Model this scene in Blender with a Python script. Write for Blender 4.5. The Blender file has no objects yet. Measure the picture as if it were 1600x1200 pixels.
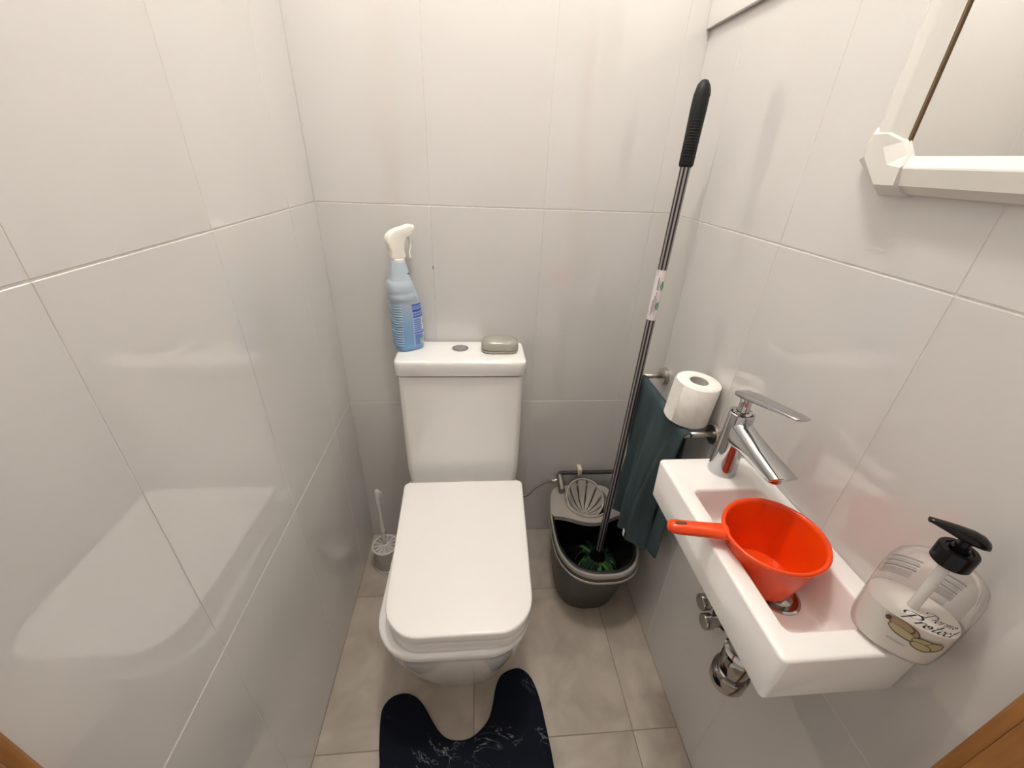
import bpy, bmesh, math, random
from mathutils import Vector, Matrix
from math import sin, cos, pi, radians, sqrt, atan2, exp

random.seed(7)
S = bpy.context.scene
C = S.collection

# ------------------------------------------------------------------ camera
cam_d = bpy.data.cameras.new('camera')
cam_d.sensor_fit = 'HORIZONTAL'
cam_d.sensor_width = 36.0
cam_d.lens = 36.0 * 640.343 / 1600.0
cam_d.clip_start = 0.01
cam = bpy.data.objects.new('camera', cam_d)
C.objects.link(cam)
cam.location = (0.408234, -1.173285, 1.326889)
cam.rotation_euler = (radians(61.18225), radians(-2.196335), radians(-4.480492))
S.camera = cam

# ------------------------------------------------------------------ world and exposure
world = bpy.data.worlds.new('hall_ambient')
S.world = world
world.use_nodes = True
bgn = world.node_tree.nodes['Background']
bgn.inputs[0].default_value = (1.0, 0.90, 0.80, 1)
bgn.inputs[1].default_value = 0.19
S.cycles.diffuse_bounces = 8
S.cycles.max_bounces = 14
S.view_settings.view_transform = 'Standard'
S.view_settings.look = 'None'
S.view_settings.gamma = 1.0
S.view_settings.use_curve_mapping = False
S.view_settings.exposure = 1.53
LAMP_STRENGTH = 250.0           # the two bulbs of the ceiling lamp (built with the lamp)
LAMP_COLOR = (1.0, 0.96, 0.905)
LAMP_POS = (0.45, -0.52, 2.42)

W = 0.945          # room width
H = 2.58           # ceiling height
YF = -1.12         # outer face of the doorway

# ------------------------------------------------------------------ materials
def mat(name, col, rough=0.5, metal=0.0, spec=0.5, coat=0.0, trans=0.0, ior=1.45, sheen=0.0, sss=0.0, emit=None, estr=0.0):
    m = bpy.data.materials.new(name)
    m.use_nodes = True
    b = m.node_tree.nodes['Principled BSDF']
    b.inputs['Base Color'].default_value = (*col, 1)
    b.inputs['Roughness'].default_value = rough
    b.inputs['Metallic'].default_value = metal
    b.inputs['Specular IOR Level'].default_value = spec
    b.inputs['IOR'].default_value = ior
    b.inputs['Coat Weight'].default_value = coat
    b.inputs['Coat Roughness'].default_value = 0.05
    b.inputs['Transmission Weight'].default_value = trans
    b.inputs['Sheen Weight'].default_value = sheen
    if sss:
        b.inputs['Subsurface Weight'].default_value = sss
        b.inputs['Subsurface Radius'].default_value = (0.01, 0.006, 0.004)
        b.inputs['Subsurface Scale'].default_value = 0.5
    if emit:
        b.inputs['Emission Color'].default_value = (*emit, 1)
        b.inputs['Emission Strength'].default_value = estr
    return m

def nt(m):
    return m.node_tree.nodes, m.node_tree.links, m.node_tree.nodes['Principled BSDF']

def noise_color(m, scale, c1, c2, lo=0.35, hi=0.65, detail=6, coord='Object', bump=0.0, bscale=None, vec_scale=None, distortion=0.0):
    N, L, b = nt(m)
    tc = N.new('ShaderNodeTexCoord')
    src = tc.outputs[coord]
    if vec_scale:
        mp = N.new('ShaderNodeMapping'); mp.inputs['Scale'].default_value = vec_scale
        L.new(src, mp.inputs['Vector']); src = mp.outputs['Vector']
    n = N.new('ShaderNodeTexNoise'); n.inputs['Scale'].default_value = scale; n.inputs['Detail'].default_value = detail
    n.inputs['Distortion'].default_value = distortion
    L.new(src, n.inputs['Vector'])
    r = N.new('ShaderNodeValToRGB')
    r.color_ramp.elements[0].position = lo; r.color_ramp.elements[0].color = (*c1, 1)
    r.color_ramp.elements[1].position = hi; r.color_ramp.elements[1].color = (*c2, 1)
    L.new(n.outputs['Fac'], r.inputs['Fac'])
    L.new(r.outputs['Color'], b.inputs['Base Color'])
    if bump:
        n2 = N.new('ShaderNodeTexNoise'); n2.inputs['Scale'].default_value = bscale or scale * 4; n2.inputs['Detail'].default_value = 4
        L.new(src, n2.inputs['Vector'])
        bp = N.new('ShaderNodeBump'); bp.inputs['Strength'].default_value = bump; bp.inputs['Distance'].default_value = 0.002
        L.new(n2.outputs['Fac'], bp.inputs['Height']); L.new(bp.outputs['Normal'], b.inputs['Normal'])
    return m

M = {}
M['tile'] = noise_color(mat('glazed_white_tile', (0.74, 0.72, 0.70), 0.014, spec=0.78, ior=1.6), 2.2, (0.59, 0.578, 0.56), (0.625, 0.612, 0.595), detail=2)
M['grout'] = noise_color(mat('pale_grout', (0.72, 0.69, 0.65), 0.8), 60, (0.57, 0.545, 0.51), (0.67, 0.645, 0.61))
M['plaster'] = mat('white_ceiling_paint', (0.82, 0.80, 0.77), 0.8)
M['floor'] = noise_color(mat('beige_stoneware', (0.4, 0.34, 0.28), 0.26), 9, (0.36, 0.312, 0.262), (0.51, 0.45, 0.385), 0.30, 0.72, detail=9, bump=0.12, bscale=70, distortion=0.6)
M['floor_grout'] = mat('brown_floor_grout', (0.26, 0.215, 0.175), 0.9)
M['ceramic'] = mat('white_ceramic', (0.86, 0.85, 0.83), 0.05, ior=1.6, coat=0.3)
M['seat'] = mat('white_seat_plastic', (0.88, 0.865, 0.845), 0.16)
M['chrome'] = mat('chrome', (0.56, 0.56, 0.57), 0.05, metal=1.0)
M['chrome_dark'] = mat('satin_chrome', (0.44, 0.42, 0.40), 0.12, metal=1.0)
M['steel'] = mat('brushed_steel', (0.60, 0.57, 0.53), 0.28, metal=1.0)
M['dark'] = mat('dark_gap', (0.03, 0.028, 0.026), 0.7)
M['orange'] = mat('orange_plastic', (0.76, 0.060, 0.004), 0.22)
M['black_plastic'] = mat('black_plastic', (0.005, 0.005, 0.0055), 0.16, spec=0.35)
M['black_rubber'] = mat('black_rubber_grip', (0.009, 0.0095, 0.0105), 0.5, spec=0.35)
M['pole'] = mat('pole_silver_lacquer', (0.34, 0.31, 0.315), 0.3, metal=0.35)
M['pole_stripe'] = mat('pole_black_stripe', (0.012, 0.009, 0.012), 0.35)
M['sticker'] = mat('white_sticker', (0.72, 0.68, 0.69), 0.4)
M['sticker_print'] = mat('sticker_dark_print', (0.22, 0.15, 0.20), 0.5)
M['sticker_green'] = mat('sticker_green_print', (0.06, 0.26, 0.13), 0.5)
M['bucket'] = noise_color(mat('charcoal_bucket', (0.045, 0.04, 0.036), 0.40), 30, (0.040, 0.036, 0.032), (0.052, 0.047, 0.042))
M['bucket_in'] = mat('bucket_dark_liner', (0.012, 0.0115, 0.011), 0.45)
M['taupe'] = mat('taupe_grey_plastic', (0.32, 0.295, 0.265), 0.38)
M['mop_green'] = mat('green_microfibre', (0.04, 0.13, 0.03), 0.9)
M['mop_dark'] = mat('dark_green_microfibre', (0.006, 0.026, 0.010), 0.9)
M['roll'] = noise_color(mat('toilet_paper', (0.86, 0.84, 0.80), 0.95), 60, (0.83, 0.80, 0.76), (0.90, 0.875, 0.84), bump=0.25, bscale=160)
M['card'] = mat('grey_cardboard', (0.46, 0.43, 0.40), 0.9)
M['pipe'] = mat('dark_pipe', (0.035, 0.03, 0.027), 0.45)
M['clip'] = mat('cream_clip', (0.75, 0.68, 0.52), 0.5)
M['valve'] = mat('dull_grey_valve', (0.26, 0.24, 0.21), 0.35, metal=0.7)
M['hose'] = mat('braided_steel_hose', (0.22, 0.20, 0.185), 0.45, metal=0.6)
M['frame'] = mat('white_mirror_frame', (0.67, 0.655, 0.615), 0.25)
M['mirror'] = mat('mirror_glass', (0.86, 0.85, 0.83), 0.02, metal=1.0)
M['brown_edge'] = mat('mirror_brown_edge', (0.14, 0.085, 0.04), 0.5)
M['panel'] = mat('white_panel', (0.85, 0.83, 0.80), 0.35)
M['soapbox'] = noise_color(mat('taupe_soap_box', (0.35, 0.335, 0.29), 0.12), 300, (0.325, 0.31, 0.265), (0.37, 0.355, 0.31))
M['white_plastic'] = mat('white_plastic', (0.88, 0.86, 0.82), 0.35)
M['blue_rib'] = mat('light_catching_blue_rib', (0.36, 0.50, 0.66), 0.25)  # paler than the body: no liquid behind, plus painted-in light on the ridges
M['spray_white'] = mat('cream_spray_head', (0.86, 0.845, 0.785), 0.32, sss=0.15)
M['label_blue'] = mat('label_blue', (0.13, 0.22, 0.55), 0.35)
M['label_deep'] = mat('label_deep_blue', (0.05, 0.09, 0.36), 0.35)
M['label_pale'] = mat('label_pale_blue', (0.36, 0.46, 0.74), 0.35)
M['label_white'] = mat('label_white', (0.80, 0.82, 0.84), 0.35)
M['label_red'] = mat('label_red', (0.62, 0.22, 0.20), 0.35)
M['label_green'] = mat('label_green', (0.30, 0.46, 0.20), 0.35)
M['ink'] = mat('dark_ink', (0.02, 0.016, 0.035), 0.4)
M['ink_grey'] = mat('grey_ink', (0.19, 0.175, 0.17), 0.5)
M['ink_soft'] = mat('soft_grey_ink', (0.40, 0.37, 0.35), 0.5)
M['almond'] = mat('almond_tan', (0.36, 0.25, 0.155), 0.5)
M['almond_pale'] = mat('almond_pale', (0.45, 0.38, 0.22), 0.5)
M['almond_dark'] = mat('almond_brown', (0.10, 0.058, 0.025), 0.5)
M['soap'] = mat('milky_liquid_soap', (0.86, 0.82, 0.77), 0.35, sss=0.4)
M['bronze'] = mat('dark_bronze_hinge', (0.09, 0.04, 0.025), 0.35, metal=0.6)
M['bulb'] = mat('glowing_bulb', (1, 1, 1), 0.5, emit=LAMP_COLOR, estr=LAMP_STRENGTH)
M['tag'] = mat('white_care_tag', (0.78, 0.76, 0.73), 0.8)

# varnished wood: stretched noise grain
m = mat('honey_varnished_wood', (0.28, 0.12, 0.035), 0.32)
noise_color(m, 10, (0.22, 0.088, 0.022), (0.36, 0.165, 0.05), 0.3, 0.7, detail=8, vec_scale=(8, 8, 0.7))
M['wood'] = m

# towel: dark teal with fine terry bump
m = mat('dark_teal_towel', (0.03, 0.065, 0.075), 0.95)
noise_color(m, 14, (0.026, 0.044, 0.050), (0.048, 0.077, 0.086), 0.3, 0.7, bump=0.6, bscale=420, vec_scale=(1, 1, 0.25))
M['towel'] = m

# marble-print mat: thin white veins where a warped noise crosses its mid value
m = mat('black_marble_print', (0.004, 0.006, 0.012), 0.75)
N_, L_, b_ = nt(m)
b_.inputs['Specular IOR Level'].default_value = 0.15
tc = N_.new('ShaderNodeTexCoord')
wn = N_.new('ShaderNodeTexNoise'); wn.inputs['Scale'].default_value = 7; wn.inputs['Detail'].default_value = 5; wn.inputs['Roughness'].default_value = 0.65
wn.inputs['Distortion'].default_value = 1.2
L_.new(tc.outputs['Object'], wn.inputs['Vector'])
sb = N_.new('ShaderNodeMath'); sb.operation = 'SUBTRACT'; sb.inputs[1].default_value = 0.5; L_.new(wn.outputs['Fac'], sb.inputs[0])
ab = N_.new('ShaderNodeMath'); ab.operation = 'ABSOLUTE'; L_.new(sb.outputs[0], ab.inputs[0])
rp = N_.new('ShaderNodeValToRGB'); e = rp.color_ramp.elements
e[0].position = 0.0; e[0].color = (1, 1, 1, 1); e[1].position = 0.0065; e[1].color = (0, 0, 0, 1)
L_.new(ab.outputs[0], rp.inputs['Fac'])
mk = N_.new('ShaderNodeTexNoise'); mk.inputs['Scale'].default_value = 12; mk.inputs['Detail'].default_value = 3
mp_ = N_.new('ShaderNodeMapping'); mp_.inputs['Location'].default_value = (3.1, 7.7, 0)
L_.new(tc.outputs['Object'], mp_.inputs['Vector']); L_.new(mp_.outputs[0], mk.inputs['Vector'])
rk = N_.new('ShaderNodeValToRGB'); e = rk.color_ramp.elements
e[0].position = 0.53; e[0].color = (0, 0, 0, 1); e[1].position = 0.74; e[1].color = (1, 1, 1, 1)
L_.new(mk.outputs['Fac'], rk.inputs['Fac'])
mu = N_.new('ShaderNodeMath'); mu.operation = 'MULTIPLY'; L_.new(rp.outputs['Color'], mu.inputs[0]); L_.new(rk.outputs['Color'], mu.inputs[1])
mx = N_.new('ShaderNodeMixRGB'); mx.inputs[1].default_value = (0.0035, 0.0055, 0.012, 1); mx.inputs[2].default_value = (0.30, 0.32, 0.36, 1)
L_.new(mu.outputs[0], mx.inputs[0]); L_.new(mx.outputs[0], b_.inputs['Base Color'])
M['mat'] = m

# blue bottle plastic: liquid makes the lower part deeper blue (level of the liquid inside)
m = mat('blue_cleaner_bottle', (0.3, 0.45, 0.7), 0.28, sss=0.1)
N_, L_, b_ = nt(m)
tc = N_.new('ShaderNodeTexCoord'); sp = N_.new('ShaderNodeSeparateXYZ'); L_.new(tc.outputs['Object'], sp.inputs[0])
mr = N_.new('ShaderNodeMapRange'); mr.inputs[1].default_value = 0.02; mr.inputs[2].default_value = 0.15
L_.new(sp.outputs['Z'], mr.inputs[0])
rp = N_.new('ShaderNodeValToRGB'); e = rp.color_ramp.elements
e[0].position = 0.0; e[0].color = (0.16, 0.33, 0.56, 1); e[1].position = 1.0; e[1].color = (0.46, 0.54, 0.62, 1)
el = e.new(0.45); el.color = (0.22, 0.38, 0.57, 1)
L_.new(mr.outputs[0], rp.inputs['Fac']); L_.new(rp.outputs['Color'], b_.inputs['Base Color'])
M['blue_bottle'] = m

# thin clear plastic shell
def clear(name, haze, tint):
    m = bpy.data.materials.new(name); m.use_nodes = True
    N, L = m.node_tree.nodes, m.node_tree.links
    b = N['Principled BSDF']; b.inputs['Base Color'].default_value = (0.85, 0.83, 0.81, 1); b.inputs['Roughness'].default_value = 0.12
    t = N.new('ShaderNodeBsdfTransparent'); t.inputs[0].default_value = (*tint, 1)
    g = N.new('ShaderNodeBsdfGlossy'); g.inputs['Roughness'].default_value = 0.04
    f = N.new('ShaderNodeFresnel'); f.inputs[0].default_value = 1.32
    m1 = N.new('ShaderNodeMixShader'); m1.inputs[0].default_value = haze
    L.new(t.outputs[0], m1.inputs[1]); L.new(b.outputs[0], m1.inputs[2])
    m2 = N.new('ShaderNodeMixShader')
    fs = N.new('ShaderNodeMath'); fs.operation = 'MULTIPLY'; fs.inputs[1].default_value = 0.55; L.new(f.outputs[0], fs.inputs[0])
    L.new(fs.outputs[0], m2.inputs[0]); L.new(m1.outputs[0], m2.inputs[1]); L.new(g.outputs[0], m2.inputs[2])
    L.new(m2.outputs[0], N['Material Output'].inputs['Surface'])
    return m
M['clear'] = clear('clear_bottle_plastic', 0.17, (0.97, 0.965, 0.96))
M['clear_brush'] = clear('clear_brush_plastic', 0.24, (0.985, 0.98, 0.975))
M['clear_rim'] = clear('clear_plastic_edge', 0.68, (0.95, 0.945, 0.94))

# ------------------------------------------------------------------ geometry helpers (all return (verts, faces))
def link(name, vf, m, parent=None, smooth=False, mats=None, fm=None, auto=None):
    me = bpy.data.meshes.new(name)
    me.from_pydata([tuple(v) for v in vf[0]], [], vf[1])
    for mm in (mats or [m]):
        me.materials.append(mm)
    if fm:
        for p, i in zip(me.polygons, fm): p.material_index = i
    bm = bmesh.new(); bm.from_mesh(me)
    bmesh.ops.remove_doubles(bm, verts=bm.verts, dist=1e-6)
    bmesh.ops.recalc_face_normals(bm, faces=bm.faces)
    if auto is not None:
        for f in bm.faces: f.smooth = True
        for ed in bm.edges:
            if len(ed.link_faces) == 2 and ed.calc_face_angle(0) > radians(auto): ed.smooth = False
    elif smooth:
        for f in bm.faces: f.smooth = True
    bm.to_mesh(me); bm.free()
    o = bpy.data.objects.new(name, me)
    C.objects.link(o)
    o.parent = parent
    return o

def box(x0, x1, y0, y1, z0, z1, bev=0.0, seg=2):
    bm = bmesh.new()
    bmesh.ops.create_cube(bm, size=1)
    for v in bm.verts:
        v.co = Vector(((x0 + x1) / 2 + v.co.x * (x1 - x0), (y0 + y1) / 2 + v.co.y * (y1 - y0), (z0 + z1) / 2 + v.co.z * (z1 - z0)))
    if bev:
        bmesh.ops.bevel(bm, geom=list(bm.edges), offset=bev, segments=seg, affect='EDGES', profile=0.5)
    bm.verts.index_update()
    r = ([v.co.copy() for v in bm.verts], [[v.index for v in f.verts] for f in bm.faces])
    bm.free()
    return r

def join(*parts):
    V, F = [], []
    for v, f in parts:
        n = len(V); V += list(v); F += [[i + n for i in q] for q in f]
    return V, F

def loft(loops, cap0=True, cap1=True, closed=True):
    n = len(loops[0]); V = [p for l in loops for p in l]; F = []
    for k in range(len(loops) - 1):
        for i in range(n if closed else n - 1):
            j = (i + 1) % n
            F.append([k * n + i, k * n + j, (k + 1) * n + j, (k + 1) * n + i])
    if cap0: F.append(list(range(n))[::-1])
    if cap1: F.append([(len(loops) - 1) * n + i for i in range(n)])
    return V, F

def rrect(hx, hy, r, z, cx=0, cy=0, n=6):
    r = min(r, hx * 0.999, hy * 0.999); P = []
    for sx, sy, a0 in ((1, 1, 0), (-1, 1, 90), (-1, -1, 180), (1, -1, 270)):
        for k in range(n + 1):
            a = radians(a0 + 90 * k / n)
            P.append(Vector((cx + sx * (hx - r) + r * cos(a), cy + sy * (hy - r) + r * sin(a), z)))
    return P

def ell(a, b, z, cx=0, cy=0, n=32, rot=0.0, p=2.0):
    P = []
    for k in range(n):
        t = 2 * pi * k / n
        ct, st = cos(t), sin(t)
        x = a * math.copysign(abs(ct) ** (2 / p), ct); y = b * math.copysign(abs(st) ** (2 / p), st)
        P.append(Vector((cx + x * cos(rot) - y * sin(rot), cy + x * sin(rot) + y * cos(rot), z)))
    return P

def lathe(prof, n=32, cx=0, cy=0, cap0=False, cap1=False):
    return loft([ell(max(r, 1e-5), max(r, 1e-5), z, cx, cy, n) for r, z in prof], cap0, cap1)

def catmull(P, n=8, closed=False):
    P = [Vector(p) for p in P]; out = []; m = len(P)
    for i in range(m if closed else m - 1):
        if closed: a, b, c, d = P[(i - 1) % m], P[i], P[(i + 1) % m], P[(i + 2) % m]
        else: a, b, c, d = P[max(i - 1, 0)], P[i], P[i + 1], P[min(i + 2, m - 1)]
        for k in range(n):
            t = k / n
            out.append(0.5 * ((2 * b) + (c - a) * t + (2 * a - 5 * b + 4 * c - d) * t * t + (3 * b - a - 3 * c + d) * t ** 3))
    if not closed: out.append(P[-1])
    return out

def frames(path):
    T = []
    for i in range(len(path)):
        T.append((path[min(i + 1, len(path) - 1)] - path[max(i - 1, 0)]).normalized())
    u = T[0].orthogonal().normalized(); out = []
    for t in T:
        u = (u - t * u.dot(t)).normalized(); out.append((u, t.cross(u)))
    return out

def tube(path, r, n=12, caps=True):
    path = [Vector(p) for p in path]; fr = frames(path); L = []
    for i, (p, (u, v)) in enumerate(zip(path, fr)):
        rr = r[i] if isinstance(r, (list, tuple)) else r
        L.append([p + (u * cos(2 * pi * k / n) + v * sin(2 * pi * k / n)) * rr for k in range(n)])
    return loft(L, caps, caps)

def cyl(p0, p1, r0, r1=None, n=24, bev=0.0):
    p0, p1 = Vector(p0), Vector(p1); r1 = r0 if r1 is None else r1
    d = (p1 - p0).normalized()
    if bev:
        return tube([p0, p0 + d * 1e-5, p0 + d * bev, p1 - d * bev, p1 - d * 1e-5, p1], [r0 - bev, r0 - bev, r0, r1, r1 - bev, r1 - bev], n)
    return tube([p0, p1], [r0, r1], n)

def prism(poly2d, fn, d0, d1):
    """extrude a 2-D outline; fn(a, b, d) gives the 3-D point"""
    return loft([[Vector(fn(a, b, d0)) for a, b in poly2d], [Vector(fn(a, b, d1)) for a, b in poly2d]])

def sphere(c, r, n=16, sz=1.0):
    return lathe([(r * sin(pi * k / n), c[2] - r * sz * cos(pi * k / n)) for k in range(n + 1)], 24, c[0], c[1])

def tag(o, label, cat, group=None):
    o['label'] = label; o['category'] = cat
    if group: o['group'] = group
    return o

def thing(name, label, cat, loc=(0, 0, 0), rotz=0.0, group=None):
    o = bpy.data.objects.new(name, None); C.objects.link(o)
    o.empty_display_size = 0.05
    o.location = loc; o.rotation_euler = (0, 0, rotz)
    return tag(o, label, cat, group)

def struct(o, label=None):
    o['kind'] = 'structure'
    if label: o['label'] = label
    return o

def copy_part(src, name, parent, loc=(0, 0, 0), rot=(0, 0, 0)):
    o = src.copy(); o.name = name; C.objects.link(o); o.parent = parent
    o.location = loc; o.rotation_euler = rot
    return o

# ------------------------------------------------------------------ room shell
GH, GV = 0.0011, 0.0003     # half joint: rows, columns
PROUD = 0.0008
def cuts_to_cells(c, g):
    return [(a + g, b - g) for a, b in zip(c[:-1], c[1:])]

def tiles(parent, us, vs, place, gu, gv, material, thick=0.008, bev=0.0009, name='tile'):
    cache = {}
    for (u0, u1) in cuts_to_cells(us, gu):
        for (v0, v1) in cuts_to_cells(vs, gv):
            key = (round(u1 - u0, 4), round(v1 - v0, 4))
            vf = box(-(u1 - u0) / 2, (u1 - u0) / 2, 0, thick, -(v1 - v0) / 2, (v1 - v0) / 2, bev, 1)
            if key not in cache:
                o = link(name, vf, material, parent); cache[key] = o.data
            else:
                o = bpy.data.objects.new(name, cache[key]); C.objects.link(o); o.parent = parent
            o.matrix_local = place((u0 + u1) / 2, (v0 + v1) / 2)

rows = [0.0, 0.614, 1.2113, 1.809, 2.4065, H]
wb = struct(link('wall_back', box(-0.10, W + 0.10, PROUD, 0.10, -0.05, H + 0.05), M['grout']), 'back wall of large glossy white tiles behind the toilet')
tiles(wb, [0.0, 0.289, 0.5908, 0.8905, W], rows, lambda u, v: Matrix.Translation((u, 0, v)), GV, GH, M['tile'])
wl = struct(link('wall_left', box(-0.10, -PROUD, YF, PROUD, -0.05, H + 0.05), M['grout']), 'left wall of large glossy white tiles')
tiles(wl, [YF, -1.064, -0.7645, -0.4665, -0.163, 0.0], rows, lambda u, v: Matrix.Translation((0, u, v)) @ Matrix.Rotation(pi / 2, 4, 'Z'), GV, GH, M['tile'])
wr = struct(link('wall_right', box(W + PROUD, W + 0.10, YF, PROUD, -0.05, H + 0.05), M['grout']), 'right wall of large glossy white tiles above the washbasin')
tiles(wr, [YF, -1.066, -0.7625, -0.4575, -0.155, 0.0], rows, lambda u, v: Matrix.Translation((W, u, v)) @ Matrix.Rotation(-pi / 2, 4, 'Z'), GV, GH, M['tile'])
fl = struct(link('floor', box(-0.10, W + 0.10, -2.2, 0.10, -0.10, -0.0012), M['floor_grout']), 'beige stoneware tile floor')
tiles(fl, [0.0, 0.3985, 0.8215, W], [-1.54, -1.115, -0.690, -0.267, 0.0],
      lambda u, v: Matrix.Translation((u, v, 0)) @ Matrix.Rotation(-pi / 2, 4, 'X'), 0.0011, 0.0011, M['floor'], bev=0.0007)
struct(link('ceiling', box(-0.10, W + 0.10, YF, 0.10, H, H + 0.08), M['plaster']), 'white ceiling above the toilet room')
struct(link('wall_front', box(-0.10, W + 0.10, YF, -0.995, 2.06, H), M['plaster']), 'white wall strip above the doorway')
# small chip in the joint of the back wall
link('joint_chip', box(0.2885, 0.2905, -0.0006, 0.004, 1.047, 1.0565), M['dark'], wb)

# varnished door frame either side of the doorway
def jamb(name, x0, x1, xs, yf, label, side):
    t = link(name, box(min(x0, x1), max(x0, x1), YF, yf, 0, 2.06, 0.003, 2), M['wood'])
    struct(t, label)
    link('door_stop', box(min(x1, xs), max(x1, xs), YF, yf - 0.0135, 0, 2.05, 0.0025, 2), M['wood'], t)
    return t
tl = jamb('trim_1', -0.001, 0.040, 0.044, -0.9945, 'varnished brown wooden door frame on the left', 1)
tr = jamb('trim_2', W + 0.001, 0.905, 0.901, -1.0187, 'varnished brown wooden door frame on the right', -1)
h = link('hinge', join(lathe([(0.0001, 0.822), (0.006, 0.820), (0.0085, 0.813), (0.0085, 0.72), (0.0001, 0.718)], 20, 0.051, -0.996)), M['bronze'], tl, auto=40)
h['label'] = 'dark bronze door hinge knuckle'

# ------------------------------------------------------------------ ceiling lamp with two bulbs
lamp = thing('ceiling_lamp', 'white ceiling lamp with two glowing bulbs above the toilet room', 'lamp', (LAMP_POS[0], LAMP_POS[1], H))
link('base_plate', lathe([(0.0001, 0.0), (0.075, 0.0), (0.075, -0.012), (0.068, -0.018), (0.0001, -0.018)], 32), M['white_plastic'], lamp, auto=30)
for sx, sy in ((-0.036, 0.018), (0.036, -0.018)):
    link('bulb', sphere((sx, sy, -0.045), 0.025, 14), M['bulb'], lamp, smooth=True)
    link('socket', lathe([(0.018, -0.016), (0.018, -0.03)], 20, sx, sy), M['white_plastic'], lamp, smooth=True)

# ------------------------------------------------------------------ toilet
TX = 0.366
toilet = thing('toilet', 'white close-coupled toilet with its square lid closed', 'toilet', (TX, 0, 0))
def bowl_loop(hw, yf, z, r, yb=-0.012):
    return rrect(hw, (yb - yf) / 2, r, z, 0, (yb + yf) / 2, 9)
def taper(loop, k, y0=-0.2, y1=-0.66):
    """narrow the loop a little towards the front"""
    out = []
    for p in loop:
        t = max(0.0, min(1.2, (p.y - y0) / (y1 - y0))) ** 1.5
        out.append(Vector((p.x * (1 - k * t), p.y, p.z)))
    return out
secs = [(0.126, -0.552, 0.0, .085), (0.129, -0.556, 0.008, .085), (0.145, -0.588, 0.10, .088), (0.159, -0.620, 0.19, .092), (0.170, -0.646, 0.27, .097),
        (0.1755, -0.660, 0.322, .100), (0.1770, -0.663, 0.336, .102), (0.1785, -0.6660, 0.343, .104), (0.1795, -0.6685, 0.350, .105), (0.1800, -0.6700, 0.356, .105), (0.1800, -0.6700, 0.365, .105),
        (0.1790, -0.6688, 0.3695, .105), (0.176, -0.666, 0.3722, .104), (0.168, -0.658, 0.3730, .10)]
link('bowl', loft([[Vector((p.x + 0.0165 * p.y, p.y, p.z)) for p in bowl_loop(a, b, c, r)] for a, b, c, r in secs]), M['ceramic'], toilet, auto=50)
def slab(z0, z1, hw, yf, yb, rf, rb, edge, k=0.105):
    def lp(ins, z):
        hx = hw - ins; P = []
        y0, y1 = yf + ins, yb - ins
        for sx, sy, a0, r in ((1, 1, 0, rb), (-1, 1, 90, rb), (-1, -1, 180, rf), (1, -1, 270, rf)):
            r = max(r - ins, 0.002)
            for q in range(11):
                a = radians(a0 + 90 * q / 10)
                P.append(Vector((sx * (hx - r) + r * cos(a), (y1 - r if sy > 0 else y0 + r) + r * sin(a), z)))
        return [p + Vector((.003, 0, 0)) for p in taper(P, k, yb, yf)]
    L = [lp(edge, z0), lp(edge * 0.3, z0 + edge * 0.3), lp(0, z0 + edge)]
    L += [lp(0, z1 - edge), lp(edge * 0.12, z1 - edge * 0.5), lp(edge * 0.5, z1 - edge * 0.12), lp(edge, z1), lp(edge * 4, z1 + 0.0006)]
    return loft(L)
link('seat_ring', slab(0.375, 0.4080, 0.1790, -0.662, -0.195, 0.085, 0.02, 0.0035), M['seat'], toilet, auto=60)
link('seat_lid', slab(0.4105, 0.440, 0.1815, -0.666, -0.192, 0.085, 0.018, 0.0052), M['seat'], toilet, auto=60)
for s in (-1, 1):
    link('seat_hinge', cyl((s * 0.075 - 0.02, -0.18, 0.389), (s * 0.075 + 0.02, -0.18, 0.389), 0.010, bev=0.002), M['chrome'], toilet, auto=40)
link('cistern', loft([rrect(0.172, 0.068, 0.022, z, 0, -0.078) if z < 0.42 else rrect(0.1785, 0.0715, 0.022, z, 0, -0.0755) for z in (0.371, 0.382, 0.45, 0.60, 0.7795, 0.782)]), M['ceramic'], toilet, auto=40)
link('shadow_gap', loft([rrect(0.170, 0.065, 0.02, 0.775, 0, -0.0755), rrect(0.170, 0.065, 0.02, 0.789, 0, -0.0755)]), M['dark'], toilet)
lidL = []
for ins, z in ((0.003, 0.788), (0.0, 0.790), (0.0, 0.824), (0.0012, 0.829), (0.0045, 0.8323), (0.010, 0.8334), (0.04, 0.8337)):
    lidL.append(rrect(0.184 - ins, 0.075 - ins, max(0.022 - ins, 0.006), z, 0, -0.080))
clid = link('cistern_lid', loft(lidL), M['ceramic'], toilet, auto=60)
fb = link('flush_button', lathe([(0.0001, 0.8330), (0.0235, 0.8330), (0.0240, 0.8352), (0.0205, 0.8362), (0.0195, 0.8345), (0.0001, 0.8345)], 32, -0.004, -0.064), M['chrome'], toilet, auto=40)
for s in (-1, 1):
    arc = [(-0.004 + s * (0.0010 + 0.0172 * cos(t)), -0.064 + 0.0182 * sin(t)) for t in [(-pi / 2) + pi * k / 14 for k in range(15)]]
    link('button_half', prism(arc, lambda a, b, d: (a, b, d), 0.8345, 0.8368), M['chrome'], fb, auto=40)

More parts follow.
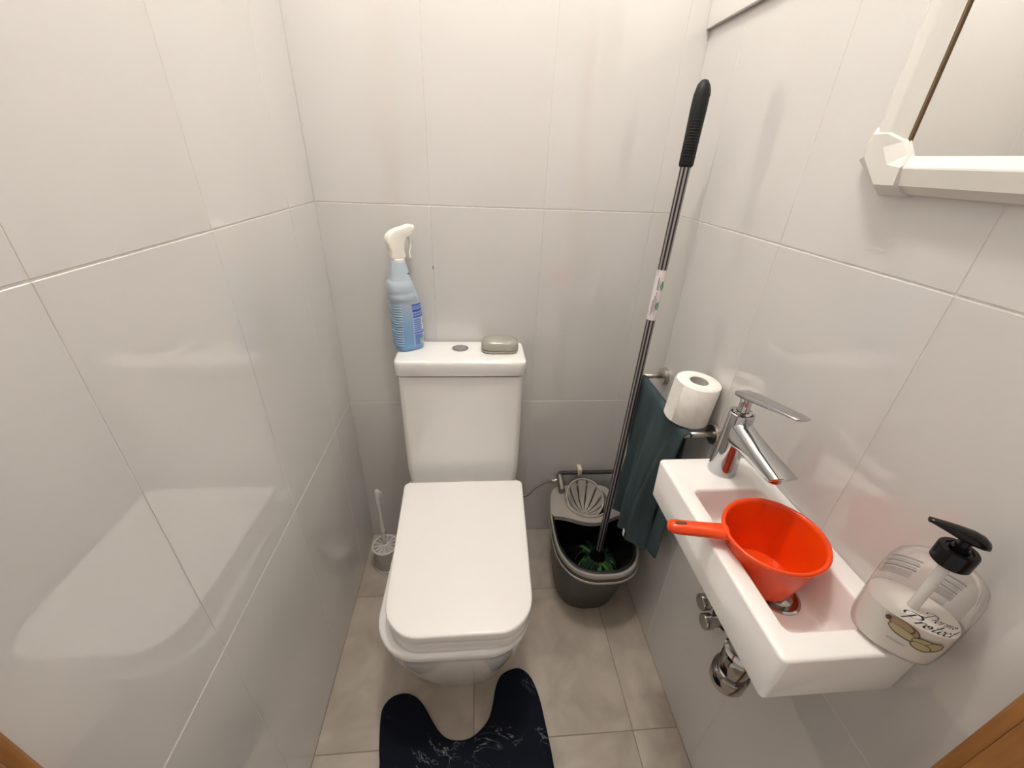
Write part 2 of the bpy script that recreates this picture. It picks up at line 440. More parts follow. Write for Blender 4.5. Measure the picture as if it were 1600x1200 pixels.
# ------------------------------------------------------------------ spray bottle on the cistern
sp_ = thing('spray_bottle', 'blue plastic cleaner spray bottle with a cream trigger head on the cistern', 'bottle', (0.214, -0.056, 0.8336), radians(30))
LR = [(0.000, -.034, .036, .0250), (0.004, -.0390, .0410, .0290), (0.012, -.0405, .0428, .0305), (0.060, -.0400, .0428, .0305), (0.105, -.0395, .0415, .0303), (0.135, -.0400, .0385, .0300),
      (0.146, -.0405, .0362, .0300), (0.149, -.0455, .0352, .0320), (0.163, -.0462, .0315, .0318), (0.1665, -.0440, .0295, .0300), (0.170, -.0458, .0285, .0312),
      (0.194, -.0440, .0215, .0290), (0.198, -.0405, .0195, .0265), (0.201, -.0375, .0190, .0250), (0.222, -.0345, .0140, .0225), (0.243, -.0305, .0090, .0195), (0.249, -.0285, .0065, .0175)]
BS = [(z, (r - l) / 2, b, (l + r) / 2) for z, l, r, b in LR]
def bsec(z):
    for i in range(len(BS) - 1):
        if BS[i][0] <= z <= BS[i + 1][0]:
            t = (z - BS[i][0]) / (BS[i + 1][0] - BS[i][0])
            return [BS[i][k] + t * (BS[i + 1][k] - BS[i][k]) for k in range(1, 4)]
    return BS[-1][1:]
sbody = link('bottle_body', loft([ell(a, b, z, c, 0, 40, 0, 2.7) for z, a, b, c in BS]), M['blue_bottle'], sp_, auto=70)
def bsurf(phi, z, off):
    a, b, c = bsec(z); p = 2.7
    ct, st = cos(phi), sin(phi)
    return Vector((c + (a + off) * math.copysign(abs(ct) ** (2 / p), ct), (b + off) * math.copysign(abs(st) ** (2 / p), st), z))
def bpatch(z0, z1, p0, p1, off, nz=4, npz=8):
    V = [bsurf(p0 + (p1 - p0) * j / npz, z0 + (z1 - z0) * i / nz, off) for i in range(nz + 1) for j in range(npz + 1)]
    F = [[i * (npz + 1) + j, i * (npz + 1) + j + 1, (i + 1) * (npz + 1) + j + 1, (i + 1) * (npz + 1) + j] for i in range(nz) for j in range(npz)]
    return V, F
# moulded grip ribs on the rear edge
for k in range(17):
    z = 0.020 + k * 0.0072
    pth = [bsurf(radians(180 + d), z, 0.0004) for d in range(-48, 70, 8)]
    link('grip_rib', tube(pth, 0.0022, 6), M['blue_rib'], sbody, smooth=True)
# printed back label on the face turned to the room
lab = link('label', bpatch(0.014, 0.136, radians(-88), radians(-16), 0.0005, 10, 12), M['label_pale'], sp_, smooth=True)
pr_ = []
def lp(z0, z1, a0, a1, mk, o=0.0009):
    k_ = lambda a: -17 + (a + 18) * 1.2
    pr_.append((bpatch(z0, z1, radians(k_(a0)), radians(k_(a1)), o, 2, 8), mk))
for i, (z0, z1) in enumerate(((.131, .1355), (.1235, .1285), (.114, .121), (.105, .111), (.098, .1025))):
    lp(z0, z1, -75, -19, 'label_deep' if i % 2 == 0 else 'label_blue')
for z in (.089, .083, .077, .071, .065, .059):
    lp(z, z + .0035, -74, -46, 'label_blue')
lp(.072, .094, -43, -24, 'label_white'); lp(.076, .090, -39, -28, 'label_red', .0012)
lp(.051, .0545, -75, -19, 'label_deep')
lp(.016, .048, -74, -44, 'label_blue'); lp(.018, .034, -58, -46, 'label_green', .0012)
lp(.016, .046, -40, -21, 'label_white'); lp(.022, .040, -36, -25, 'label_deep', .0012); lp(.060, .068, -43, -24, 'label_white')
for vf, k in pr_:
    o = link('label_print', vf, M[k], lab, smooth=True)
link('embossed_logo', bpatch(0.216, 0.219, radians(-62), radians(-30), 0.0008, 1, 5), M['ink'], sp_, smooth=True)
link('collar', lathe([(0.0185, 0.246), (0.0190, 0.248), (0.0190, 0.254), (0.0170, 0.2555)], 28, -0.011), M['white_plastic'], sp_, auto=40)
hp = [(-.0285, .254), (-.0295, .275), (-.0350, .288), (-.0375, .300), (-.0340, .312), (-.0230, .322), (-.006, .3285), (.012, .3325), (.024, .3360), (.0315, .3355), (.0335, .3290), (.0320, .3180), (.0250, .3130), (.0140, .3070), (.0080, .2960), (.0060, .2750), (.0055, .254)]
hc = [Vector((a, 0, b)) for a, b in hp]
cx_ = sum(a for a, b in hp) / len(hp); cz_ = sum(b for a, b in hp) / len(hp)
HL = []
for yy, k in ((-.0150, .72), (-.0146, .84), (-.0125, .95), (-.008, 1.0), (.008, 1.0), (.0125, .95), (.0146, .84), (.0150, .72)):
    HL.append([Vector((cx_ + (p.x - cx_) * (1 - (1 - k) * .5), yy, cz_ + (p.z - cz_) * (1 - (1 - k) * .3))) for p in catmull([(a, 0, b) for a, b in hp], 3, True)])
link('spray_head', loft(HL), M['spray_white'], sp_, auto=60)
link('nozzle', cyl((0.0325, 0, 0.327), (0.0385, 0, 0.327), 0.008, bev=0.001), M['white_plastic'], sp_, auto=40)
tp = catmull([(0.020, 0, 0.311), (0.0262, 0, 0.300), (0.0262, 0, 0.284), (0.0220, 0, 0.268), (0.0235, 0, 0.254)], 5)
link('trigger', loft([[p + Vector((-.0022, -.006, 0)), p + Vector((.0018, -.006, 0)), p + Vector((.0024, 0, 0)), p + Vector((.0018, .006, 0)), p + Vector((-.0022, .006, 0))] for p in tp]), M['spray_white'], sp_, auto=50)

# ------------------------------------------------------------------ soap box on the cistern
sx_ = thing('soap_box', 'closed taupe grey travel soap box on the cistern lid', 'soap box', (0.477, -0.073, 0.8336), radians(-1))
def rbox(hx, hy, r, prof):
    return loft([rrect(hx - i, hy - i, max(r - i * 0.6, 0.004), z) for i, z in prof])
link('soap_box_base', rbox(.0535, .034, .026, ((.006, 0), (.002, .0016), (.0005, .005), (0, .0095), (.0015, .0098))), M['soapbox'], sx_, auto=50)
link('seam', rbox(.0515, .032, .025, ((0, .0090), (0, .0132))), M['dark'], sx_)
link('soap_box_lid', rbox(.0538, .0343, .0262, ((.0012, .0118), (0, .0122), (0.0003, .020), (.0012, .026), (.0034, .0310), (.0070, .0345), (.0120, .0366), (.020, .0375), (.029, .0377))), M['soapbox'], sx_, auto=60)

# ------------------------------------------------------------------ toilet brush
br = thing('toilet_brush', 'clear plastic toilet brush in its holder on the floor by the left wall', 'toilet brush', (0.080, -0.136, 0))
link('holder', lathe([(0.0001, 0.003), (0.041, 0.003), (0.043, 0.0), (0.0445, 0.004), (0.0425, 0.012), (0.0425, 0.094), (0.0405, 0.094), (0.0405, 0.006)], 36), M['clear_brush'], br, auto=40)
link('holder_foot', lathe([(0.0425, 0.0005), (0.0460, 0.002), (0.0460, 0.006), (0.0430, 0.009)], 36), M['clear_rim'], br, smooth=True)
ld = link('brush_lid', lathe([(0.0405, 0.0945), (0.0450, 0.0945), (0.0460, 0.098), (0.0445, 0.1015), (0.0405, 0.1015), (0.0395, 0.098), (0.0405, 0.0945)], 40), M['clear_rim'], br, smooth=True)
link('lid_disc', lathe([(0.0001, 0.0965), (0.041, 0.0965), (0.041, 0.0975), (0.0001, 0.0975)], 36), M['clear_brush'], ld)
for k in range(13):
    a = 2 * pi * k / 13
    sk = link('spoke', box(0.013, 0.041, -0.0021, 0.0021, 0.097, 0.1012, 0.0008, 1), M['clear_rim'], ld) if k == 0 else copy_part(sk0, 'spoke', ld)
    if k == 0: sk0 = sk
    sk.rotation_euler = (0, 0, a)
link('hub', lathe([(0.0135, 0.097), (0.0135, 0.104), (0.0100, 0.1075), (0.0001, 0.1085)], 24), M['clear_rim'], ld, smooth=True)
hp_ = [(0, 0, .10), (0, 0, .150), (0, 0, .168), (0, 0, .172), (0, 0, .176), (0, 0, .20), (0, 0, .26), (0, 0, .32), (0.001, 0, .350), (0.001, 0, .358), (0.001, 0, .361)]
link('handle', tube([Vector(p) for p in hp_], [.0075, .0072, .0075, .0100, .0075, .0070, .0062, .0080, .0085, .0060, .001], 16), M['clear_rim'], br, smooth=True)
link('hanging_loop', tube(catmull([(0.003, 0, .352), (0.0115, 0, .350), (0.0140, 0, .338), (0.0085, 0, .330)], 5), 0.0022, 8), M['clear_rim'], br, smooth=True)
link('bristle_head', lathe([(0.004, 0.02), (0.026, 0.022), (0.031, 0.045), (0.028, 0.075), (0.008, 0.085)], 24), M['white_plastic'], br, smooth=True)

# ------------------------------------------------------------------ water supply on the back wall
wp = thing('water_pipe', 'dark water pipe with angle valve and braided hose behind the bucket', 'pipe', (0.713, 0, 0.312))
pipe = link('pipe', tube(catmull([(0.0, -0.034, -0.004), (0.0005, -0.029, 0.002), (0.008, -0.024, 0.0025), (0.025, -0.022, 0.002), (0.12, -0.022, 0.001), (0.231, -0.022, 0.0)], 6), 0.0075, 12), M['pipe'], wp, smooth=True)
cl = link('pipe_clip', box(0.068, 0.083, -0.031, -0.0005, -0.012, 0.022, 0.003, 2), M['clip'], wp, auto=40)
cl['label'] = 'cream plastic pipe clip'
link('clip_strap', tube([Vector((0.0755 - 0.004, -0.0225 + 0.0095 * cos(t), 0.001 + 0.0095 * sin(t))) for t in [pi * k / 8 for k in range(-4, 13)]], 0.002, 6), M['clip'], cl, smooth=True)
va = link('angle_valve', join(cyl((0.0, -0.026, -0.002), (-0.002, -0.045, -0.006), 0.0110, 0.0110, 16, 0.002),
                              cyl((-0.003, -0.043, 0.004), (-0.001, -0.100, -0.014), 0.0125, 0.0105, 16, 0.003)), M['valve'], wp, auto=40)
link('hose_nut', join(cyl((-0.012, -0.052, -0.006), (-0.032, -0.054, -0.007), 0.0062, 0.0056, 8, 0.0006), cyl((-0.022, -0.053, -0.0065), (-0.027, -0.0535, -0.0068), 0.0075, None, 6)), M['chrome'], va, auto=30)
link('braided_hose', tube(catmull([(-0.030, -0.054, -0.007), (-0.055, -0.060, -0.006), (-0.095, -0.080, -0.012), (-0.125, -0.105, -0.020), (-0.160, -0.115, -0.022)], 8), 0.0046, 10), M['hose'], wp, smooth=True)

# ------------------------------------------------------------------ mop bucket
BKX, BKY = 0.785, -0.18
bucket = thing('mop_bucket', 'charcoal mop bucket with a taupe wringer insert beside the toilet', 'bucket', (BKX, BKY, 0))
half = [(0, -.250), (.045, -.2465), (.085, -.228), (.112, -.195), (.128, -.150), (.132, -.090), (.130, -.020), (.121, .050), (.109, .098), (.092, .120), (.06, .1275), (0, .1285)]
ctrl = [(x, y, 0) for x, y in half] + [(-x, y, 0) for x, y in half[-2:0:-1]]
OUT = catmull(ctrl, 4, True)
def bl(k, z, ky=None, cy=0.0):
    ky = k if ky is None else ky
    return [Vector((p.x * k, cy + (p.y - cy) * ky, z)) for p in OUT]
def bfrac(z):      # outline scale at height z
    t = z / 0.275
    return 0.765 + 0.195 * t, 0.685 + 0.285 * t
LB = [bl(.70, 0.004, .62), bl(.745, 0.0, .665), bl(.762, 0.004, .682)]
for z in (0.03, 0.09, 0.16, 0.22, 0.262): LB.append(bl(bfrac(z)[0], z, bfrac(z)[1]))
LB.append(bl(.955, .274, .966)); LB.append(bl(.935, .274, .946))
for z in (0.20, 0.12, 0.05, 0.012): LB.append(bl(bfrac(z)[0] - .022, z, bfrac(z)[1] - .022))
link('bucket_body', loft(LB), M['bucket'], bucket, auto=50)
link('rim', loft([bl(.958, .262, .968), bl(.992, .263, .995), bl(1.0, .268, 1.0), bl(1.0, .274, 1.0), bl(.99, .2785, .992), bl(.962, .2785, .970), bl(.945, .275, .955)], False, False), M['taupe'], bucket, auto=60)
link('inner_liner', loft([bl(.946, .277, .956), bl(.938, .2785, .948), bl(.905, .2765, .915), bl(.885, .258, .895), bl(.86, .225, .865), bl(.80, .12, .76), bl(.72, .014, .64)], False, True), M['bucket_in'], bucket, auto=60)
hl = bl(1.012, .2515, 1.012)
hl = [p for p in hl if p.y < 0.03]
i0 = max(range(len(hl)), key=lambda i: (hl[i] - hl[i - 1]).length)
hl = hl[i0:] + hl[:i0]
link('carry_handle', loft([[p + Vector((0, 0, -.004)), p * 1.0 + Vector((p.x * .012, p.y * .008, -.003)), p + Vector((p.x * .012, p.y * .008, .003)), p + Vector((0, 0, .004))] for p in hl]), M['taupe'], bucket, auto=60)
# wringer plate (around a round opening), its well and the slotted basket
WC = Vector((0.010, 0.045, 0)); WR = 0.078
def ray_out(a):
    d = Vector((cos(a), sin(a))); best = 1.0
    PO = bl(.962, 0, .972)
    for i in range(len(PO)):
        p, q = PO[i], PO[(i + 1) % len(PO)]
        e = q - p; den = d.x * e.y - d.y * e.x
        if abs(den) < 1e-9: continue
        w = p - WC
        t = (w.x * e.y - w.y * e.x) / den; s = (w.x * d.y - w.y * d.x) / den
        if t > 0 and -1e-6 <= s <= 1 + 1e-6: best = min(best, t)
    if d.y < 0: best = min(best, (-0.020 - 0.034 * max(0.0, 1 - 1.3 * abs(cos(a)) ** 2) - WC.y) / d.y)
    return max(best, WR + .004)
NA = 80
def ringl(r, z): return [Vector((WC.x + r * cos(2 * pi * k / NA), WC.y + r * sin(2 * pi * k / NA), z)) for k in range(NA)]
Lp = []
for rr, z in ((0, .270), (0, .2825), (1, .2825), (1, .276), (1, .266), (0, .262)):
    lp_ = []
    for k in range(NA):
        a = 2 * pi * k / NA
        r = WR if rr == 0 else ray_out(a)
        lp_.append(Vector((WC.x + r * cos(a), WC.y + r * sin(a), z)))
    Lp.append(lp_)
Lp.append(Lp[0])
wring = link('wringer_plate', loft(Lp, False, False), M['taupe'], bucket, auto=40)
link('wringer_collar', loft([ringl(WR + .002, .281), ringl(WR + .002, .2885), ringl(WR, .291), ringl(WR - .003, .2905), ringl(WR - .0045, .287), ringl(WR - .0045, .270)], False, False), M['taupe'], wring, smooth=True)
link('wringer_well', loft([ringl(WR - .003, .274), ringl(WR - .008, .256), ringl(WR - .020, .236), ringl(WR - .022, .2365), ringl(WR - .010, .257), ringl(WR - .005, .274)], False, False), M['taupe'], wring, smooth=True)
HUB = Vector((0.000, 0.026, 0.243))
def pet_end(a):
    b = (1 + sin(a)) / 2
    return 0.040 + 0.040 * b, 0.262 + 0.066 * b ** 1.2
NS = 13
for k in range(NS):
    a0 = pi / 2 + 2 * pi * k / NS; hwid = 2 * pi / NS * 0.39
    Lq = []
    for i in range(10):
        t = i / 9
        V4 = []
        for da, th in ((-1, 0), (0, 0), (1, 0), (1, 1), (0, 1), (-1, 1)):
            a = a0 + da * hwid
            re, ze = pet_end(a)
            r = .009 + (re - .009) * t ** .85; zz = HUB.z + .002 + (ze - HUB.z - .002) * t ** 1.7
            V4.append(Vector((HUB.x + (r + th * .0018) * cos(a), HUB.y + (r + th * .0018) * sin(a), zz - th * .0022)))
        Lq.append(V4)
    link('basket_slat', loft(Lq), M['taupe'], wring, auto=50)
rimp = []
for k in range(61):
    a = radians(-62 + 304 * k / 60); re, ze = pet_end(a)
    rimp.append(Vector((HUB.x + (re + .001) * cos(a), HUB.y + (re + .001) * sin(a), ze)))
link('basket_rim', tube(rimp, .0034, 8), M['taupe'], wring, smooth=True)
link('basket_hub', lathe([(0.0001, HUB.z + .006), (0.0030, HUB.z + .006), (0.0040, HUB.z + .003), (0.011, HUB.z + .004), (0.0125, HUB.z - .003), (0.0001, HUB.z - .020)], 24, HUB.x, HUB.y), M['taupe'], wring, auto=40)

# ------------------------------------------------------------------ mop standing in the bucket
p_bot = Vector((0.8225, -0.250, 0.160)); p_top = Vector((0.8644, -0.2, 1.4794))
mop = thing('mop', 'mop with black and silver striped pole standing in the bucket', 'mop', tuple(p_bot))
axis = (p_top - p_bot); LEN = axis.length; ax = axis.normalized()
mop.rotation_mode = 'QUATERNION'
mop.rotation_quaternion = Vector((0, 0, 1)).rotation_difference(ax)
GB = LEN * (1.3286 - 0.160) / (1.4794 - 0.160)
NPO = 48
pv = loft([ell(.0110, .0110, 0, n=NPO), ell(.0110, .0110, GB + .01, n=NPO)])
fm = []
for i in range(NPO): fm.append(1 if (i % 6) in (0, 1, 2) else 0)
fm += [0, 0]
link('pole', pv, None, mop, mats=[M['pole'], M['pole_stripe']], fm=fm, auto=60)
# raised black bands between the silver flutes
gl = []
for z, r in ((GB - .004, .0125), (GB, .0152), (GB + .01, .0155), (GB + .06, .0158), (GB + .10, .0165), (GB + .125, .0160), (GB + .142, .0125), (GB + .150, .0065), (GB + .1515, .001)):
    gl.append([Vector((r * cos(2 * pi * k / 28), r * sin(2 * pi * k / 28) * .92, z)) for k in range(28)])
grip = link('grip', loft(gl), M['black_rubber'], mop, auto=60)
for k in range(13):
    z = GB + .018 + k * .0052
    link('grip_ridge', tube([Vector((.0157 * cos(t), .0157 * sin(t) * .94, z)) for t in [radians(d) for d in range(-150, -55, 12)]], .0011, 6), M['black_rubber'], grip, smooth=True)
link('hanging_slot', loft([ell(.0034, .0085, 0, n=18), ell(.0034, .0085, .0012, n=18)]), M['dark'], grip).matrix_local = Matrix.Translation((.0093, -.0112, GB + .130)) @ Matrix.Rotation(radians(38), 4, 'Z') @ Matrix.Rotation(radians(78), 4, 'X')
def zt(z): return LEN * (z - 0.160) / (1.4794 - 0.160)
sz0, sz1 = zt(0.985), zt(1.108)
st = link('sticker', loft([ell(.0114, .0114, sz0, n=32), ell(.0114, .0114, sz1, n=32)], False, False), M['sticker'], mop, smooth=True)
def ppatch(z0, z1, d0, d1, r=.0117, n=6):
    V = [Vector((r * cos(radians(d0 + (d1 - d0) * j / n)), r * sin(radians(d0 + (d1 - d0) * j / n)), z)) for z in (z0, z1) for j in range(n + 1)]
    return V, [[j, j + 1, n + 2 + j, n + 1 + j] for j in range(n)]
for a, b, d0, d1, k in ((.62, .86, -128, -118, 'sticker_print'), (.60, .80, -112, -104, 'sticker_print'), (.15, .50, -132, -124, 'sticker_print'), (.18, .58, -118, -112, 'sticker_print'), (.12, .46, -106, -100, 'sticker_print'),
                        (.10, .42, -146, -138, 'sticker_print'), (.88, .99, -160, -154, 'sticker_print')):
    link('sticker_print', ppatch(sz0 + (sz1 - sz0) * a, sz0 + (sz1 - sz0) * b, d0, d1), M[k], st, smooth=True)
for a, d in ((.70, -72), (.30, -78)):
    V = [Vector((.0117 * cos(radians(d + 22 * cos(t))), .0117 * sin(radians(d + 22 * cos(t))), sz0 + (sz1 - sz0) * a + .011 * sin(t))) for t in [2 * pi * k / 18 for k in range(18)]]
    link('sticker_leaf', (V, [list(range(18))]), M['sticker_green'], st, smooth=True)
link('socket', lathe([(.0112, .012), (.0135, .008), (.016, -.006), (.026, -.016), (.030, -.030), (.0001, -.032)], 24), M['black_plastic'], mop, auto=40)
for k in range(40):
    a = 2 * pi * k / 40 + random.uniform(-.08, .08)
    reach = random.uniform(.045, .088); lift = random.uniform(-.004, .022)
    p0 = Vector((.028 * cos(a), .028 * sin(a), -.022)); p1 = Vector((reach * .75 * cos(a), reach * .75 * sin(a), -.035 + lift)); p2 = Vector((reach * cos(a + random.uniform(-.2, .2)), reach * sin(a), -.075 + lift)); p3 = Vector((reach * 1.0 * cos(a), reach * sin(a), -.128))
    w = random.uniform(.005, .0085); side = Vector((-sin(a), cos(a), 0))
    Lq = [[p - side * w + Vector((0, 0, -.001)), p + side * w + Vector((0, 0, -.001)), p + side * w + Vector((0, 0, .001)), p - side * w + Vector((0, 0, .001))] for p in catmull([p0, p1, p2, p3], 4)]
    link('mop_strip', loft(Lq), M['mop_green'] if random.random() < .25 else M['mop_dark'], mop, auto=60)

# ------------------------------------------------------------------ towel bar
BX, BZ = 0.872, 0.803
bar = thing('towel_bar', 'brushed steel towel bar on the right wall under the toilet roll', 'towel bar', (W, -0.32, BZ))
for y in (0.139, -0.141):
    link('rosette', loft([[Vector((x, y + r * cos(2 * pi * k / 32), r * sin(2 * pi * k / 32))) for k in range(32)] for x, r in ((-.0001, .0235), (-.011, .0235), (-.0125, .0222), (-.0126, .0001))]), M['steel'], bar, auto=40)
    link('post', cyl((-0.010, y, 0), (BX - W, y, 0), 0.0072, n=20), M['steel'], bar, smooth=True)
link('rail', cyl((BX - W, 0.146, 0), (BX - W, -0.1465, 0), 0.0072, n=20, bev=.001), M['steel'], bar, auto=40)

# ------------------------------------------------------------------ towel over the bar
def towel_point(s, t):
    """s 0..1 along the drape (front hem, bar, back hem), t 0..1 from the far edge to the near edge"""
    y = -0.194 - 0.278 * t
    Lf, Lb, R = 0.452, 0.440, 0.0105
    arc = pi * R; tot = Lf + arc + Lb; d = s * tot
    if d < Lf:
        dd = Lf - d; x = BX - R; z = BZ - dd; side = -1
    elif d < Lf + arc:
        a = pi - (d - Lf) / R; x = BX + R * cos(a); z = BZ + R * sin(a); dd = 0; side = 0
    else:
        dd = d - Lf - arc; x = BX + R; z = BZ - dd; side = 1
    g = min(1.0, dd / 0.30)
    if side < 0:
        x += -0.006 * g + 0.0095 * g * sin(t * 19 + dd * 4.0) + 0.004 * g * sin(t * 41 + 1.0 + dd * 6)
        y += g * (-0.020 * (1 - t) + 0.070 * t)
        if t > 0.86: x += (t - 0.86) * 0.16 * g
        z += 0.0075 * sin(t * 9) * g
    elif side > 0:
        x += 0.012 * g + 0.006 * g * sin(t * 15 + 2 + dd * 5)
        y += -0.006 * g * sin(dd * 7) + 0.022 * t * min(1.0, dd / 0.012)
        z += 0.03 * g * (t - .5)
    return Vector((x, y, z))
NSS, NT = 110, 64
tw = thing('hand_towel', 'dark teal terry towel hanging over the towel bar', 'towel', (BX, -0.33, BZ))
o_ = Vector((BX, -0.33, BZ))
TV = [towel_point(i / NSS, j / NT) - o_ for i in range(NSS + 1) for j in range(NT + 1)]
TF = [[i * (NT + 1) + j, i * (NT + 1) + j + 1, (i + 1) * (NT + 1) + j + 1, (i + 1) * (NT + 1) + j] for i in range(NSS) for j in range(NT)]
tcloth = link('cloth', (TV, TF), M['towel'], tw, smooth=True)
sm = tcloth.modifiers.new('thickness', 'SOLIDIFY'); sm.thickness = 0.0032; sm.offset = 0
hem = [towel_point(0.002, j / NT) - o_ for j in range(NT + 1)]
link('hem', tube(hem, 0.0030, 8), M['towel'], tw, smooth=True)
edge_ = [towel_point(i / NSS, 1.0) - o_ for i in range(NSS + 1)]
link('selvedge', tube(edge_, 0.0024, 8), M['towel'], tw, smooth=True)
tp0 = towel_point(0.03, 0.80) - o_
link('care_tag', loft([[tp0 + Vector((-.009, a, b)) for a, b in ((-.005, -.012), (.005, -.012), (.005, .010), (-.005, .010))], [tp0 + Vector((-.0075, a, b)) for a, b in ((-.005, -.012), (.005, -.012), (.005, .010), (-.005, .010))]]), M['tag'], tw)

# ------------------------------------------------------------------ toilet roll standing on the bar
ro = thing('toilet_roll', 'white toilet paper roll standing on the towel bar', 'toilet roll', (0.8915, -0.413, 0.8175))
ro.rotation_euler = (radians(2), radians(3), 0)
link('paper', lathe([(0.0205, 0.0), (0.046, 0.0), (0.0475, 0.0015), (0.0475, 0.0955), (0.046, 0.097), (0.0205, 0.097)], 48), M['roll'], ro, auto=50)
link('core', lathe([(0.0205, 0.0), (0.0205, 0.0965), (0.0192, 0.0965), (0.0192, 0.0), (0.0205, 0.0)], 32), M['card'], ro, auto=50)
link('core_shade', lathe([(0.0001, 0.080), (0.0193, 0.080)], 24), M['card'], ro)
fa = [radians(d) for d in range(150, 206, 6)]
link('loose_sheet', loft([[Vector(((.0481 + .005 * max(0, (radians(172) - a))) * cos(a), (.0481 + .005 * max(0, (radians(172) - a))) * sin(a), z)) for a in fa] for z in (0.001, .03, .06, 0.0965)], False, False, False), M['roll'], ro, smooth=True)

# ------------------------------------------------------------------ washbasin
BX0, BX1, BY0, BY1, BT, BB = 0.758, W - 0.0005, -0.942, -0.577, 0.832, 0.746
bas = thing('washbasin', 'small white rectangular washbasin on the right wall', 'washbasin', ((BX0 + BX1) / 2, (BY0 + BY1) / 2, BB))
bcx, bcy, bcz = bas.location
hx, hy = (BX1 - BX0) / 2, (BY1 - BY0) / 2
icx, icy = (0.785 + 0.912) / 2 - bcx, (-0.910 + -0.662) / 2 - bcy
ihx, ihy = (0.912 - 0.785) / 2, (0.910 - 0.662) / 2
T_ = BT - BB
def rr2(hx, hy, r, z, cx=0, cy=0): return rrect(hx, hy, r, z, cx, cy, 8)
LBs = [rr2(hx - .006, hy - .006, .004, 0), rr2(hx - .003, hy - .002, .006, .001), rr2(hx - .0025, hy - .001, .008, .004), rr2(hx, hy, .009, T_ - .004), rr2(hx - .0012, hy - .0012, .008, T_ - .0012), rr2(hx - .004, hy - .004, .006, T_)]
LBs += [rr2(ihx + .002, ihy + .002, .012, T_, icx, icy), rr2(ihx - .0005, ihy - .0005, .011, T_ - .0012, icx, icy), rr2(ihx - .0022, ihy - .0022, .012, T_ - .005, icx, icy),
        rr2(ihx - .007, ihy - .009, .013, T_ - .045, icx, icy), rr2(ihx - .010, ihy - .012, .014, T_ - .056, icx, icy), rr2(ihx - .018, ihy - .022, .014, T_ - .0620, icx, icy), rr2(ihx - .04, ihy - .06, .012, T_ - .0635, icx, icy)]
link('basin_body', loft(LBs), M['ceramic'], bas, auto=50)
dr = link('drain', lathe([(0.031, 0), (0.0305, .0016), (0.027, .0022), (0.024, .0004), (0.0001, .0002)], 32), M['chrome_dark'], bas, auto=40)
dr.location = (0.856 - bcx, -0.822 - bcy, T_ - .0634)
link('drain_plug', lathe([(0.019, 0.0003), (0.0195, .003), (0.017, .0045), (0.0001, .005)], 28), M['chrome_dark'], dr, auto=40)

# ------------------------------------------------------------------ faucet
FX, FY = 0.8645, -0.6125
fau = thing('basin_faucet', 'chrome single-lever faucet on the far end of the washbasin', 'faucet', (FX, FY, BT))
link('column', lathe([(.0001, 0.0), (.0246, 0.0), (.0250, .0015), (.0246, .004), (.0232, .030), (.0218, .065), (.0212, .095), (.0212, .123), (.0205, .1275), (.0185, .1285), (.0165, .1265), (.0165, .118), (.0001, .117)], 48), M['chrome'], fau, auto=40)
# spout: lofted rounded block, wide and flat at the tip, end cut slanting
def spsec(y, zt_, zb, hw_, lean=0.0):
    c = (zt_ + zb) / 2; hh = (zt_ - zb) / 2; r = min(hh, hw_) * .86; P = []
    for sx, sz, a0 in ((1, 1, 0), (-1, 1, 90), (-1, -1, 180), (1, -1, 270)):
        for k in range(6):
            a = radians(a0 + 90 * k / 5)
            xx = sx * (hw_ - r) + r * cos(a); zz = c + sz * (hh - r) + r * sin(a)
            P.append(Vector((xx, y + lean * (zz - zb), zz)))
    return P
link('spout', loft([spsec(-.002, .118, .062, .0180), spsec(-.020, .1165, .066, .0190), spsec(-.040, .112, .070, .0198, -.08), spsec(-.070, .1055, .0735, .0205, -.25), spsec(-.100, .1010, .0760, .0210, -.55), spsec(-.1185, .0985, .0780, .0208, -.8), spsec(-.1205, .0972, .0792, .0195, -.8)]), M['chrome'], fau, auto=45)
link('aerator', cyl((0, -.110, .083), (0, -.110, .0742), .0125, n=24, bev=.001), M['chrome_dark'], fau, auto=40)
stem = link('lever_stem', lathe([(.0152, .118), (.0150, .128), (.0105, .1300), (.0100, .140), (.0098, .150), (.0120, .158)], 28, 0, 0), M['chrome'], fau, auto=50)
Lv = []
for y, zc, hw_, th in ((.026, .1525, .004, .0022), (.024, .1535, .0095, .0042), (.014, .1575, .0150, .0058), (-.005, .1625, .0168, .0062), (-.040, .1715, .0160, .0052), (-.080, .1815, .0150, .0042), (-.108, .1880, .0140, .0034), (-.1165, .1895, .0118, .0026), (-.1185, .190, .007, .0016)):
    Lv.append([Vector((hw_ * math.copysign(abs(cos(t)) ** .55, cos(t)), y, zc + th * math.copysign(abs(sin(t)) ** .8, sin(t)))) for t in [2 * pi * k / 24 for k in range(24)]])
link('lever', loft(Lv), M['chrome'], fau, auto=50)

# ------------------------------------------------------------------ orange dipper in the basin
dip = thing('water_dipper', 'bright orange plastic water dipper lying in the washbasin', 'dipper', (0.846, -0.787, 0.7705))
dip.rotation_euler = (0, radians(-3.0), 0)
DP = [(.0001, .0), (.044, .0), (.047, .002), (.049, .008), (.0585, .050), (.0655, .084), (.0685, .0885), (.0700, .0885), (.0708, .0905), (.0698, .0935), (.0672, .0942), (.0648, .0925), (.0632, .088), (.0560, .050), (.0465, .010), (.044, .0045), (.0001, .004)]
NDp = 56
DL = []
SPA = radians(62)       # direction of the pouring lip
for r, z in DP:
    lp_ = []
    for k in range(NDp):
        a = 2 * pi * k / NDp
        da = (a - SPA + pi) % (2 * pi) - pi
        b = exp(-(da / .17) ** 2) * max(0, (z - .06) / .034)
        lp_.append(Vector(((r + .005 * b) * cos(a), (r + .005 * b) * sin(a), z - .0035 * b * b)))
    DL.append(lp_)
link('cup', loft(DL, False, False), M['orange'], dip, auto=60)
HA = radians(167)
